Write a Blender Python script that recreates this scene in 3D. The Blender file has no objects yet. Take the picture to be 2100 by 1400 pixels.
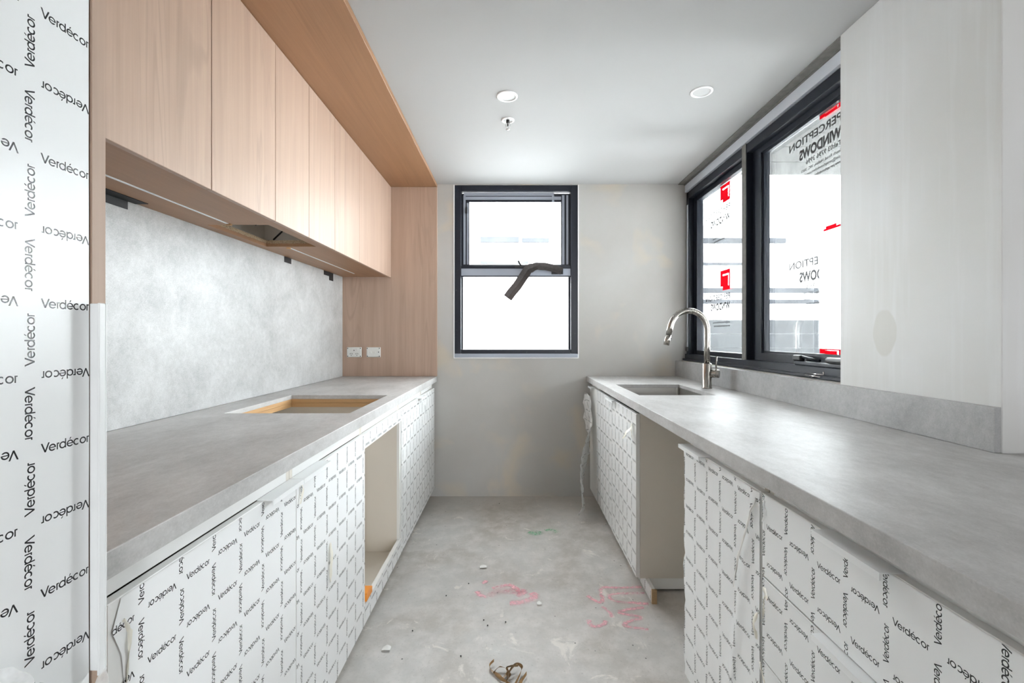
import bpy, bmesh, math, random
from mathutils import Vector, Matrix, noise

random.seed(7)
S = bpy.context.scene
COL = S.collection
PI = math.pi

# ------------------------------------------------------------------ camera
FPX, VPX, VPY, EYE = 933.0, 1049.0, 690.0, 1.228      # focal length in px of a 2100x1400 frame
cam_d = bpy.data.cameras.new('camera')
cam_d.sensor_width = 36.0
cam_d.lens = 36.0 * FPX / 2100.0
cam_d.shift_x = (1050.0 - VPX) / 2100.0
cam_d.shift_y = -(700.0 - VPY) / 2100.0
cam_d.clip_start = 0.02
cam = bpy.data.objects.new('camera', cam_d)
cam.location = (0, 0, EYE)
cam.rotation_euler = (PI / 2, 0, 0)
COL.objects.link(cam)
S.camera = cam

# ------------------------------------------------------------------ world / light / exposure
W = bpy.data.worlds.new('overcast_sky')
S.world = W
W.use_nodes = True
bg = W.node_tree.nodes['Background']
bg.inputs[0].default_value = (0.94, 0.97, 1.0, 1)
bg.inputs[1].default_value = 11.0
S.view_settings.view_transform = 'Standard'
S.view_settings.look = 'None'
S.view_settings.gamma = 1.0
S.view_settings.use_curve_mapping = False
S.view_settings.exposure = 1.68
try:
    S.cycles.max_bounces = 14
    S.cycles.diffuse_bounces = 8
    S.cycles.glossy_bounces = 4
    S.cycles.transparent_max_bounces = 12
    S.cycles.caustics_reflective = False
    S.cycles.caustics_refractive = False
    S.cycles.sample_clamp_indirect = 8.0
    S.cycles.use_denoising = True
    S.cycles.denoising_prefilter = 'ACCURATE'
except Exception as e:
    print(e)


def portal(name, loc, rot, sx, sy):
    """guides the sampling of sky light through a window opening"""
    d = bpy.data.lights.new(name, 'AREA')
    d.shape = 'RECTANGLE'
    d.size, d.size_y = sx, sy
    d.cycles.is_portal = True
    o = bpy.data.objects.new(name, d)
    o.location, o.rotation_euler = loc, rot
    COL.objects.link(o)


portal('window_daylight', (0.035, 3.66, 1.73), (-PI / 2, 0, 0), 0.95, 1.33)
portal('window_daylight', (1.50, 2.62, 1.73), (0, PI / 2, 0), 1.36, 1.75)
portal('window_daylight', (1.4, -4.22, 1.17), (PI / 2, 0, 0), 0.55, 2.34)

# ------------------------------------------------------------------ geometry helpers
WL = {}


def floor_pt(px, py, z=0.0):
    y = (EYE - z) * FPX / (py - VPY)
    return Vector(((px - VPX) / FPX * y, y, z))


def box(bm, x0, x1, y0, y1, z0, z1):
    v = [bm.verts.new(c) for c in ((x0, y0, z0), (x1, y0, z0), (x1, y1, z0), (x0, y1, z0),
                                   (x0, y0, z1), (x1, y0, z1), (x1, y1, z1), (x0, y1, z1))]
    fs = [(3, 2, 1, 0), (4, 5, 6, 7), (0, 1, 5, 4), (1, 2, 6, 5), (2, 3, 7, 6), (3, 0, 4, 7)]
    return [bm.faces.new([v[i] for i in f]) for f in fs]


def B(*boxes, bevel=0.0, seg=2):
    bm = bmesh.new()
    for b in boxes:
        x0, x1, y0, y1, z0, z1 = b
        box(bm, min(x0, x1), max(x0, x1), min(y0, y1), max(y0, y1), min(z0, z1), max(z0, z1))
    if bevel:
        bmesh.ops.bevel(bm, geom=list(bm.edges), offset=bevel, segments=seg, profile=0.5, affect='EDGES')
    return bm


def slab(axis, us, vs, keep, w0, w1, bevel=0.0):
    """plate with rectangular holes; axis = thickness axis, (u,v) the two others in order"""
    bm = bmesh.new()
    vd = {}

    def V(i, j, w):
        k = (i, j, w)
        if k not in vd:
            u, v = us[i], vs[j]
            vd[k] = bm.verts.new({0: (w, u, v), 1: (u, w, v), 2: (u, v, w)}[axis])
        return vd[k]
    nu, nv = len(us) - 1, len(vs) - 1
    K = [[bool(keep(i, j)) for j in range(nv)] for i in range(nu)]
    g = lambda i, j: 0 <= i < nu and 0 <= j < nv and K[i][j]
    for i in range(nu):
        for j in range(nv):
            if not g(i, j):
                continue
            for w in (w0, w1):
                bm.faces.new([V(i, j, w), V(i + 1, j, w), V(i + 1, j + 1, w), V(i, j + 1, w)])
            for (di, dj, a, b) in ((-1, 0, (i, j), (i, j + 1)), (1, 0, (i + 1, j), (i + 1, j + 1)),
                                   (0, -1, (i, j), (i + 1, j)), (0, 1, (i, j + 1), (i + 1, j + 1))):
                if not g(i + di, j + dj):
                    bm.faces.new([V(*a, w0), V(*b, w0), V(*b, w1), V(*a, w1)])
    bmesh.ops.recalc_face_normals(bm, faces=list(bm.faces))
    if bevel:
        es = [e for e in bm.edges if e.is_manifold and e.calc_face_angle(0) > 0.5]
        bmesh.ops.bevel(bm, geom=es, offset=bevel, segments=2, profile=0.5, affect='EDGES')
    return bm


def top_slab(axis, us, vs, keep, w0, w1, ledge=()):
    """worktop: thin board with eased top edges and a deeper built-up front"""
    bm = slab(axis, us, vs, keep, w0, w1)
    es = [e for e in bm.edges if e.is_manifold and e.calc_face_angle(0) > 0.5 and all(abs(v.co.z - w1) < 1e-6 for v in e.verts)]
    bmesh.ops.bevel(bm, geom=es, offset=.0018, segments=2, profile=0.5, affect='EDGES')
    for (x0, x1, y0, y1) in ledge:
        box(bm, x0, x1, y0, y1, w0 - .02, w0)
    return bm


def tube(bm, pts, r, n=10, cap=True, smooth=True):
    pts = [Vector(p) for p in pts]
    rs = r if isinstance(r, (list, tuple)) else [r] * len(pts)
    rings = []
    ref = None
    for i, p in enumerate(pts):
        t = (pts[min(i + 1, len(pts) - 1)] - pts[max(i - 1, 0)]).normalized()
        if ref is None:
            ref = t.orthogonal().normalized()
        ref = (ref - t * ref.dot(t)).normalized()
        b = t.cross(ref)
        rings.append([bm.verts.new(p + (ref * math.cos(a) + b * math.sin(a)) * rs[i])
                      for a in [2 * PI * k / n for k in range(n)]])
    for a, b in zip(rings, rings[1:]):
        for k in range(n):
            f = bm.faces.new([a[k], a[(k + 1) % n], b[(k + 1) % n], b[k]])
            f.smooth = smooth
    if cap:
        bm.faces.new(rings[0][::-1])
        bm.faces.new(rings[-1])
    return bm


def lathe(bm, prof, c, n=32, M=None, smooth=True):
    c = Vector(c)
    rings = []
    for (r, z) in prof:
        ring = []
        for k in range(n):
            a = 2 * PI * k / n
            p = Vector((r * math.cos(a), r * math.sin(a), z))
            if M is not None:
                p = M @ p
            ring.append(bm.verts.new(p + c))
        rings.append(ring)
    for a, b in zip(rings, rings[1:]):
        for k in range(n):
            f = bm.faces.new([a[k], a[(k + 1) % n], b[(k + 1) % n], b[k]])
            f.smooth = smooth
    bmesh.ops.recalc_face_normals(bm, faces=list(bm.faces))
    return bm


def disc(bm, c, r, n=24, flip=False):
    vs = [bm.verts.new((c[0] + r * math.cos(2 * PI * k / n), c[1] + r * math.sin(2 * PI * k / n), c[2])) for k in range(n)]
    bm.faces.new(vs[::-1] if flip else vs)


def ribbon(bm, pts, width, wdir=(0, 1, 0), jit=0.0, nw=3, uv=None, curl=0.0):
    """loose strip of film along a path"""
    uvl = bm.loops.layers.uv.verify()
    rows = []
    wd = Vector(wdir)
    s = 0.0
    for i, p in enumerate(pts):
        p = Vector(p)
        if i:
            s += (p - Vector(pts[i - 1])).length
        w = width[i] if isinstance(width, (list, tuple)) else width
        row = []
        for k in range(nw + 1):
            t = k / nw - 0.5
            q = p + wd * (t * w)
            if jit:
                q += Vector(noise.noise_vector(q * 38.0 + Vector((i * .3, k, 0)))) * jit
            if curl:
                q += Vector((-1, 0, 0)) * curl * (4 * t * t)
            row.append((bm.verts.new(q), (t * w, s)))
        rows.append(row)
    for a, b in zip(rows, rows[1:]):
        for k in range(nw):
            qs = [a[k], a[k + 1], b[k + 1], b[k]]
            f = bm.faces.new([x[0] for x in qs])
            f.smooth = True
            for l, x in zip(f.loops, qs):
                l[uvl].uv = x[1]
    return bm


def empty(name, loc, parent=None):
    o = bpy.data.objects.new(name, None)
    o.empty_display_size = 0.05
    w = Vector(loc)
    if parent is not None:
        o.parent = parent
        o.location = w - WL[parent.name]
    else:
        o.location = w
    COL.objects.link(o)
    WL[o.name] = w
    return o


def obj(name, bm, mat, parent=None, label=None, kind=None, recalc=False):
    if recalc:
        bmesh.ops.recalc_face_normals(bm, faces=list(bm.faces))
    co = [v.co for v in bm.verts]
    lo = Vector([min(c[i] for c in co) for i in range(3)])
    hi = Vector([max(c[i] for c in co) for i in range(3)])
    w = Vector(((lo.x + hi.x) / 2, (lo.y + hi.y) / 2, lo.z))
    bmesh.ops.translate(bm, verts=list(bm.verts), vec=-w)
    me = bpy.data.meshes.new(name)
    bm.to_mesh(me)
    bm.free()
    for m in (mat if isinstance(mat, (list, tuple)) else [mat]):
        me.materials.append(m)
    o = bpy.data.objects.new(name, me)
    if parent is not None:
        o.parent = parent
        o.location = w - WL[parent.name]
    else:
        o.location = w
    COL.objects.link(o)
    WL[o.name] = w
    if label:
        o['label'] = label
    if kind:
        o['kind'] = kind
    return o


def tag(o, label, cat, group=None, kind=None):
    o['label'] = label
    o['category'] = cat
    if group:
        o['group'] = group
    if kind:
        o['kind'] = kind
    return o


def thing(name, loc, label, cat, group=None):
    return tag(empty(name, loc), label, cat, group)


# ------------------------------------------------------------------ material helpers
class NT:
    def __init__(self, name):
        self.m = bpy.data.materials.new(name)
        self.m.use_nodes = True
        self.t = self.m.node_tree
        self.b = self.t.nodes['Principled BSDF']

    def n(self, typ, **kw):
        nd = self.t.nodes.new(typ)
        for k, v in kw.items():
            setattr(nd, k, v)
        return nd

    def put(self, sock, val):
        if isinstance(val, bpy.types.NodeSocket):
            self.t.links.new(val, sock)
        elif isinstance(val, tuple) and len(val) == 3 and sock.type == 'RGBA':
            sock.default_value = (*val, 1)
        else:
            sock.default_value = val

    def M(self, op, a, b=None, c=None):
        nd = self.n('ShaderNodeMath', operation=op)
        for s, v in zip(nd.inputs, (a, b, c)):
            if v is not None:
                self.put(s, v)
        return nd.outputs[0]

    def mix(self, f, a, b, mode='MIX'):
        nd = self.n('ShaderNodeMix', data_type='RGBA', blend_type=mode)
        self.put(nd.inputs[0], f)
        self.put(nd.inputs[6], a)
        self.put(nd.inputs[7], b)
        return nd.outputs[2]

    def noise(self, vec, scale, detail=4, rough=0.55, dist=0.0):
        nd = self.n('ShaderNodeTexNoise')
        self.put(nd.inputs['Vector'], vec)
        nd.inputs['Scale'].default_value = scale
        nd.inputs['Detail'].default_value = detail
        nd.inputs['Roughness'].default_value = rough
        nd.inputs['Distortion'].default_value = dist
        return nd.outputs[0]

    def ramp(self, f, a, b, lo=0.0, hi=1.0):
        nd = self.n('ShaderNodeMapRange')
        self.put(nd.inputs[0], f)
        for k, v in zip((1, 2, 3, 4), (a, b, lo, hi)):
            nd.inputs[k].default_value = v
        return nd.outputs[0]

    def pos(self, scale=(1, 1, 1), off=(0, 0, 0), rnd=0.0):
        g = self.n('ShaderNodeNewGeometry').outputs['Position']
        if rnd:
            r = self.n('ShaderNodeObjectInfo').outputs['Random']
            v = self.n('ShaderNodeVectorMath', operation='SCALE')
            v.inputs[0].default_value = (rnd, rnd * .7, rnd * 1.3)
            self.put(v.inputs['Scale'], r)
            a = self.n('ShaderNodeVectorMath', operation='ADD')
            self.put(a.inputs[0], g)
            self.put(a.inputs[1], v.outputs[0])
            g = a.outputs[0]
        mp = self.n('ShaderNodeMapping')
        self.put(mp.inputs['Vector'], g)
        mp.inputs['Scale'].default_value = scale
        mp.inputs['Location'].default_value = off
        return mp.outputs[0]

    def bump(self, h, strength=0.2, dist=0.002):
        nd = self.n('ShaderNodeBump')
        nd.inputs['Strength'].default_value = strength
        nd.inputs['Distance'].default_value = dist
        self.put(nd.inputs['Height'], h)
        self.put(self.b.inputs['Normal'], nd.outputs[0])

    def set(self, **kw):
        for k, v in kw.items():
            self.put(self.b.inputs[k.replace('_', ' ')], v)
        return self


def plain(name, col, rough=0.5, metal=0.0, spec=0.5, var=0.04, scale=6.0):
    t = NT(name)
    n = t.noise(t.pos(), scale, 3)
    d = tuple(max(0, c * (1 - var * 2)) for c in col)
    u = tuple(min(1, c * (1 + var * 2)) for c in col)
    t.set(Base_Color=t.mix(n, d, u), Roughness=rough, Metallic=metal, Specular_IOR_Level=spec)
    return t.m


def wood(name, axis, col, rough=0.45):
    """wood-grain laminate; axis = grain direction"""
    t = NT(name)
    s1 = [22, 22, 22]; s1[axis] = 0.9
    s2 = [190, 190, 190]; s2[axis] = 4
    s3 = [5, 5, 5]; s3[axis] = 0.35
    a = t.noise(t.pos(tuple(s1), rnd=9.0), 1.0, 4, 0.6, 0.6)
    b = t.noise(t.pos(tuple(s2), rnd=5.0), 1.0, 2, 0.5)
    c = t.noise(t.pos(tuple(s3), rnd=3.0), 1.0, 2, 0.5, 1.2)
    k = t.M('SINE', t.M('MULTIPLY', c, 70.0))
    k = t.M('MULTIPLY', t.ramp(k, 0.55, 1.0), t.ramp(c, 0.5, 0.62))
    dk = tuple(x * y for x, y in zip(col, (0.90, 0.885, 0.87)))
    lt = tuple(x * y for x, y in zip(col, (1.06, 1.06, 1.06)))
    base = t.mix(t.ramp(a, 0.3, 0.7), dk, lt)
    base = t.mix(t.ramp(b, 0.35, 0.75, 0.0, 0.25), base, tuple(x * .74 for x in col))
    base = t.mix(t.M('MULTIPLY', k, 0.30), base, tuple(x * .62 for x in col))
    t.set(Base_Color=base, Roughness=rough, Specular_IOR_Level=0.45)
    t.bump(b, 0.06, 0.001)
    return t.m


def concrete_laminate(name, dark, light, rough=0.38, stretch=(1, 1, 1), speck=0.25):
    t = NT(name)
    p = t.pos(stretch)
    a = t.noise(p, 5.0, 6, 0.62, 0.4)
    b = t.noise(p, 60.0, 4, 0.6)
    c = t.noise(t.pos(), 260.0, 2, 0.5)
    f = t.M('ADD', t.M('MULTIPLY', t.ramp(a, 0.32, 0.68), 0.65), t.M('MULTIPLY', t.ramp(b, 0.3, 0.7), 0.35))
    base = t.mix(f, dark, light)
    base = t.mix(t.ramp(c, 0.55, 0.75, 0, speck), base, tuple(min(1, x * 1.35) for x in light))
    base = t.mix(t.ramp(c, 0.44, 0.28, 0, speck), base, tuple(x * .6 for x in dark))
    t.set(Base_Color=base, Roughness=rough, Specular_IOR_Level=0.5)
    return t.m


def film_print(name, col, rough, ink=(0.012, 0.012, 0.014), P=0.0885, tint=None, alpha=None):
    """plastic protective film printed all over with a maker's name, laid out in UV metres"""
    t = NT(name)
    uv = t.n('ShaderNodeUVMap').outputs[0]
    sp = t.n('ShaderNodeSeparateXYZ')
    t.put(sp.inputs[0], uv)
    M = t.M
    u = M('DIVIDE', sp.outputs[0], P)
    v = M('DIVIDE', sp.outputs[1], P)
    hi, hj = M('FLOOR', u), M('FLOOR', v)
    hx, hy = M('SUBTRACT', M('SUBTRACT', u, hi), 0.5), M('SUBTRACT', M('SUBTRACT', v, hj), 0.5)
    vi, vj = M('FLOOR', M('ADD', u, 0.5)), M('FLOOR', M('ADD', v, 0.5))
    vx, vy = M('SUBTRACT', u, vi), M('SUBTRACT', v, vj)
    isV = M('LESS_THAN', M('ABSOLUTE', vx), 0.12)

    def sel(a, b):                       # isV ? a : b
        return M('ADD', M('MULTIPLY', isV, a), M('MULTIPLY', M('SUBTRACT', 1.0, isV), b))
    par = M('FLOORED_MODULO', sel(M('ADD', vi, vj), M('ADD', hi, hj)), 2.0)      # 0 even, 1 odd
    # even: vertical reads down (tx=-vy, ty=vx), horizontal upside down; odd: the other way round
    sgn = M('SUBTRACT', 1.0, M('MULTIPLY', par, 2.0))
    tx = M('MULTIPLY', sel(M('MULTIPLY', vy, -1.0), M('MULTIPLY', hx, -1.0)), sgn)
    ty = M('MULTIPLY', sel(vx, M('MULTIPLY', hy, -1.0)), sgn)
    unit = 0.0468
    x = M('ADD', M('DIVIDE', tx, unit), 7.55)
    y = M('ADD', M('DIVIDE', ty, unit), 0.35)
    cmb = t.n('ShaderNodeCombineXYZ')
    t.put(cmb.inputs[0], x)
    t.put(cmb.inputs[1], y)
    cmp = lambda a, b, e: M('COMPARE', a, b, e)
    mul = lambda a, b: M('MULTIPLY', a, b)
    mx = lambda a, b: M('MAXIMUM', a, b)

    def ring(c):
        d = t.n('ShaderNodeVectorMath', operation='DISTANCE')
        t.put(d.inputs[0], cmb.outputs[0])
        d.inputs[1].default_value = (c, 0, 0)
        return cmp(d.outputs['Value'], 0.87, 0.205)
    xh = cmp(y, 0.0, 1.0)
    Vl = mul(cmp(M('ABSOLUTE', M('SUBTRACT', x, 1.15)), mul(M('ADD', y, 0.92), 0.40), 0.235), cmp(y, 0.375, 1.375))
    es = mx(ring(3.25), ring(8.72))
    gap = mul(cmp(y, -0.33, 0.20), mx(cmp(x, 3.9, 0.6), cmp(x, 9.37, 0.6)))
    es = mul(es, M('SUBTRACT', 1.0, gap))
    bar = mul(cmp(y, 0.0, 0.15), mx(cmp(x, 3.25, 0.9), cmp(x, 8.72, 0.9)))
    cc = mul(ring(10.85), M('LESS_THAN', x, 11.40))
    od = mx(ring(6.40), ring(12.95))
    rs = mul(mx(cmp(x, 4.75, 0.185), cmp(x, 14.40, 0.185)), xh)
    ra = mul(mx(cmp(x, 5.10, 0.26), cmp(x, 14.75, 0.26)), cmp(y, 0.82, 0.19))
    ds = mul(cmp(x, 7.28, 0.185), cmp(y, 0.42, 1.42))
    ac = mul(cmp(M('SUBTRACT', x, mul(M('SUBTRACT', y, 1.55), 0.6)), 8.80, 0.17), cmp(y, 1.58, 0.30))
    tot = mx(mx(mx(Vl, es), mx(bar, cc)), mx(mx(od, rs), mx(mx(ra, ds), ac)))
    w = t.noise(t.pos(), 9.0, 4, 0.6, 0.3)
    basec = t.mix(w, tuple(c * .95 for c in col), col)
    t.set(Base_Color=t.mix(tot, basec, ink), Roughness=rough, Specular_IOR_Level=0.5)
    t.bump(w, 0.05, 0.004)
    if alpha:
        t.set(Alpha=mx(tot, alpha))
    return t.m


# ------------------------------------------------------------------ materials
def build_mats():
    D = {}
    # plaster walls: bare set plaster with patches
    t = NT('wall_plaster')
    p = t.pos()
    a = t.noise(p, 1.6, 4, 0.5, 0.3)
    b = t.noise(t.pos(off=(4, 2, 7)), 2.6, 3, 0.45, 0.5)
    c = t.noise(p, 30, 4, 0.6)
    base = t.mix(t.ramp(a, 0.3, 0.7), (0.43, 0.415, 0.39), (0.485, 0.48, 0.465))
    base = t.mix(t.ramp(b, 0.54, 0.66, 0, 0.6), base, (0.56, 0.49, 0.385))
    base = t.mix(t.ramp(c, 0.5, 0.8, 0, 0.12), base, (0.50, 0.49, 0.47))
    t.set(Base_Color=base, Roughness=0.75, Specular_IOR_Level=0.25)
    t.bump(c, 0.05, 0.002)
    D['wall'] = t.m
    # pier: undercoated board, brushed streaks
    t = NT('pier_undercoat')
    s = t.noise(t.pos((30, 30, 1.6)), 1.0, 3, 0.6)
    a = t.noise(t.pos(), 2.2, 3, 0.5)
    base = t.mix(t.ramp(a, 0.3, 0.7), (0.64, 0.635, 0.615), (0.70, 0.705, 0.705))
    base = t.mix(t.ramp(s, 0.5, 0.8, 0, 0.5), base, (0.76, 0.77, 0.78))
    d = t.n('ShaderNodeVectorMath', operation='DISTANCE')
    mp = t.pos((1.0, 1.0, 0.62))
    t.put(d.inputs[0], mp)
    d.inputs[1].default_value = (1.28, 1.562, 1.242 * 0.62)
    e = t.M('ADD', d.outputs['Value'], t.M('MULTIPLY', t.M('SUBTRACT', t.noise(t.pos(), 14, 2), 0.5), 0.016))
    base = t.mix(t.ramp(e, 0.052, 0.047, 0, 0.8), base, (0.59, 0.58, 0.54))
    t.set(Base_Color=base, Roughness=0.5, Specular_IOR_Level=0.35)
    D['pier'] = t.m
    D['ceiling'] = plain('ceiling_paint', (0.46, 0.46, 0.46), 0.8, spec=0.2, var=0.01, scale=2)
    # bare concrete floor with stains
    t = NT('concrete_floor')
    p = t.pos()
    a = t.noise(p, 1.8, 6, 0.6, 0.5)
    b = t.noise(p, 11, 6, 0.65)
    c = t.noise(p, 95, 4, 0.6)
    base = t.mix(t.ramp(a, 0.3, 0.7), (0.41, 0.375, 0.33), (0.57, 0.57, 0.56))
    base = t.mix(t.ramp(b, 0.42, 0.66, 0, 0.6), base, (0.69, 0.66, 0.635))
    base = t.mix(t.ramp(c, 0.60, 0.75, 0, 0.35), base, (0.66, 0.65, 0.63))
    base = t.mix(t.ramp(c, 0.40, 0.28, 0, 0.5), base, (0.26, 0.25, 0.23))
    b2 = t.noise(t.pos(off=(3, 8, 0)), 7.0, 7, 0.72, 0.8)
    base = t.mix(t.ramp(b2, 0.60, 0.66, 0, 0.6), base, (0.80, 0.76, 0.70))
    vz = t.n('ShaderNodeTexVoronoi')
    t.put(vz.inputs['Vector'], p)
    vz.inputs['Scale'].default_value = 13.0
    base = t.mix(t.ramp(vz.outputs[0], 0.055, 0.035, 0, 0.85), base, (0.07, 0.065, 0.06))
    # dusty, dirtier band along the back wall
    sp = t.n('ShaderNodeSeparateXYZ')
    t.put(sp.inputs[0], p)
    dd = t.M('ADD', sp.outputs[1], t.M('MULTIPLY', t.M('SUBTRACT', b, 0.5), 0.5))
    base = t.mix(t.ramp(dd, 3.0, 3.5, 0, 0.45), base, (0.38, 0.345, 0.295))
    t.set(Base_Color=base, Roughness=t.ramp(b, 0.3, 0.7, 0.5, 0.7), Specular_IOR_Level=0.35)
    t.bump(c, 0.10, 0.002)
    D['floor'] = t.m
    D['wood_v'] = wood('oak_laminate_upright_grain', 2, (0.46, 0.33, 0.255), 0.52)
    D['wood_y'] = wood('oak_laminate_long_grain_shaded', 1, (0.35, 0.19, 0.10), 0.45)  # same oak, base darkened and warmed to paint the shaded undersides
    D['splash'] = concrete_laminate('concrete_look_splashback', (0.32, 0.32, 0.315), (0.57, 0.57, 0.565), 0.38, (1, 1, 1), 0.3)
    D['bench'] = concrete_laminate('concrete_look_worktop', (0.35, 0.34, 0.33), (0.60, 0.59, 0.58), 0.48, (1.0, 0.55, 1), 0.16)
    D['upstand'] = concrete_laminate('concrete_look_upstand', (0.30, 0.30, 0.30), (0.49, 0.49, 0.49), 0.35, (1, 1, 1), 0.2)
    D['white'] = plain('white_melamine', (0.80, 0.80, 0.785), 0.42, var=0.01)
    D['carcass'] = plain('ivory_melamine', (0.70, 0.655, 0.585), 0.5, var=0.015)
    D['gloss'] = plain('white_lacquered_aluminium', (0.84, 0.85, 0.85), 0.3, var=0.01)
    D['film'] = film_print('printed_protective_film', (0.89, 0.90, 0.90), 0.27)
    D['film_loose'] = film_print('loose_printed_film', (0.80, 0.80, 0.79), 0.3, alpha=0.85)
    t = NT('clear_plastic_film')
    w = t.noise(t.pos(), 40, 3)
    t.set(Base_Color=(0.9, 0.92, 0.92), Roughness=0.18, Alpha=t.ramp(w, 0.3, 0.7, 0.45, 0.75))
    t.bump(w, 0.3, 0.004)
    D['clear'] = t.m
    D['torn'] = plain('torn_backing', (0.80, 0.77, 0.68), 0.5)
    t = NT('chipboard')
    c = t.noise(t.pos(), 260, 3, 0.7)
    t.set(Base_Color=t.mix(t.ramp(c, 0.35, 0.65), (0.20, 0.13, 0.07), (0.62, 0.48, 0.32)), Roughness=0.85)
    D['chip'] = t.m
    t = NT('pine_batten')
    c = t.noise(t.pos((3, 3, 60)), 1.5, 4, 0.6, 0.4)
    t.set(Base_Color=t.mix(c, (0.42, 0.23, 0.09), (0.62, 0.39, 0.19)), Roughness=0.6)
    D['pine'] = t.m
    D['mdf'] = plain('raw_board_edge', (0.40, 0.27, 0.15), 0.8, var=0.12, scale=120)
    # window metal
    t = NT('dark_powdercoat')
    c = t.noise(t.pos(), 60, 4, 0.6)
    t.set(Base_Color=t.mix(t.ramp(c, 0.66, 0.75, 0, 0.5), (0.010, 0.013, 0.022), (0.10, 0.105, 0.12)), Roughness=0.38, Specular_IOR_Level=0.35)
    D['frame'] = t.m
    D['tape_and_lit_grey'] = plain('grey_tape_and_lit_rail', (0.33, 0.36, 0.42), 0.4, var=0.03)  # tape, and the painted lit faces of the sash rails
    D['flash'] = plain('pale_grey_tape', (0.62, 0.65, 0.71), 0.4, var=0.02)
    D['mastic'] = plain('grey_mortar_gap', (0.20, 0.195, 0.18), 0.9, var=0.15, scale=40)
    D['bead'] = plain('white_plaster_bead', (0.85, 0.85, 0.84), 0.6, var=0.01)
    D['black_tape'] = plain('black_gaffer_tape', (0.012, 0.012, 0.014), 0.55, var=0.2, scale=80)
    D['black'] = plain('black_plastic', (0.012, 0.012, 0.013), 0.4, var=0.1)
    D['tape_brown'] = plain('dusty_dark_tape', (0.075, 0.065, 0.062), 0.5, var=0.2, scale=60)
    # window glass: passes light straight through, with a fresnel sheen
    t = NT('window_glass')
    tr = t.n('ShaderNodeBsdfTransparent')
    tr.inputs[0].default_value = (0.94, 0.96, 0.96, 1)
    gl = t.n('ShaderNodeBsdfGlossy')
    gl.inputs['Roughness'].default_value = 0.02
    fr = t.n('ShaderNodeFresnel')
    fr.inputs[0].default_value = 1.45
    ms = t.n('ShaderNodeMixShader')
    t.put(ms.inputs[0], t.M('MULTIPLY', fr.outputs[0], 0.6))
    t.put(ms.inputs[1], tr.outputs[0])
    t.put(ms.inputs[2], gl.outputs[0])
    t.put(t.t.nodes['Material Output'].inputs[0], ms.outputs[0])
    D['glass'] = t.m
    # clear protective sheet on the side window, dusty and creased
    t = NT('dusty_window_film')
    tr = t.n('ShaderNodeBsdfTransparent')
    df = t.n('ShaderNodeBsdfTranslucent')
    df.inputs[0].default_value = (0.05, 0.052, 0.054, 1)
    ms = t.n('ShaderNodeMixShader')
    c = t.noise(t.pos((1, 3, 1.2)), 5.0, 6, 0.65, 1.5)
    t.put(ms.inputs[0], t.ramp(c, 0.45, 0.75, 0.0, 0.3))
    t.put(ms.inputs[1], tr.outputs[0])
    t.put(ms.inputs[2], df.outputs[0])
    t.put(t.t.nodes['Material Output'].inputs[0], ms.outputs[0])
    D['dustfilm'] = t.m
    D['ink'] = plain('dark_grey_ink', (0.03, 0.03, 0.032), 0.5)
    t = NT('red_ink')
    tr = t.n('ShaderNodeBsdfTranslucent')
    tr.inputs[0].default_value = (0.62, 0.005, 0.03, 1)
    df = t.n('ShaderNodeBsdfDiffuse')
    df.inputs[0].default_value = (0.75, 0.02, 0.05, 1)
    ms = t.n('ShaderNodeMixShader')
    ms.inputs[0].default_value = 0.5
    t.put(ms.inputs[1], tr.outputs[0])
    t.put(ms.inputs[2], df.outputs[0])
    t.put(t.t.nodes['Material Output'].inputs[0], ms.outputs[0])
    D['red'] = t.m
    # stainless
    t = NT('brushed_stainless')
    c = t.noise(t.pos((40, 40, 2)), 4, 3)
    t.set(Base_Color=(0.36, 0.335, 0.305), Metallic=1.0, Roughness=t.ramp(c, 0.3, 0.7, 0.2, 0.3))
    D['steel'] = t.m
    t = NT('sink_steel')
    c = t.noise(t.pos((2, 60, 60)), 4, 3)
    t.set(Base_Color=(0.42, 0.405, 0.38), Metallic=1.0, Roughness=t.ramp(c, 0.3, 0.7, 0.3, 0.42))
    D['sink'] = t.m
    D['chrome'] = plain('chrome', (0.75, 0.75, 0.75), 0.12, metal=1.0, var=0.01)
    D['alu'] = plain('aluminium_channel', (0.78, 0.80, 0.82), 0.35, metal=0.3, var=0.01)
    D['plate'] = plain('white_switch_plastic', (0.74, 0.74, 0.71), 0.35, var=0.01)
    D['lamp'] = plain('downlight_trim', (0.86, 0.86, 0.86), 0.45, var=0.005)
    D['lens'] = plain('downlight_diffuser', (0.56, 0.56, 0.56), 0.5, var=0.01)
    D['orange'] = plain('orange_plastic', (0.85, 0.30, 0.03), 0.45, var=0.04)
    D['kraft'] = plain('brown_edge_strip', (0.46, 0.30, 0.15), 0.4, var=0.15, scale=50)
    D['scrap'] = plain('white_scrap', (0.82, 0.81, 0.78), 0.6)
    D['wire'] = plain('black_cable', (0.01, 0.01, 0.01), 0.5)
    for k, colr in (('pink', (1.0, 0.50, 0.57)), ('green', (0.30, 0.66, 0.40))):
        t = NT('spray_paint_' + k)
        uv = t.n('ShaderNodeUVMap').outputs[0]
        sp = t.n('ShaderNodeSeparateXYZ')
        t.put(sp.inputs[0], uv)
        edge = t.M('SUBTRACT', 1.0, t.M('ABSOLUTE', sp.outputs[0]))
        n1 = t.noise(t.pos(), 70, 5, 0.7)
        n2 = t.noise(t.pos(), 9, 2, 0.5)
        al = t.M('MULTIPLY', t.ramp(edge, 0.0, 0.75), t.ramp(n1, 0.30, 0.58))
        al = t.M('MULTIPLY', al, t.ramp(n2, 0.3, 0.55, 0.25, 0.8))
        t.set(Base_Color=colr, Roughness=0.7, Alpha=al)
        D[k] = t.m
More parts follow.
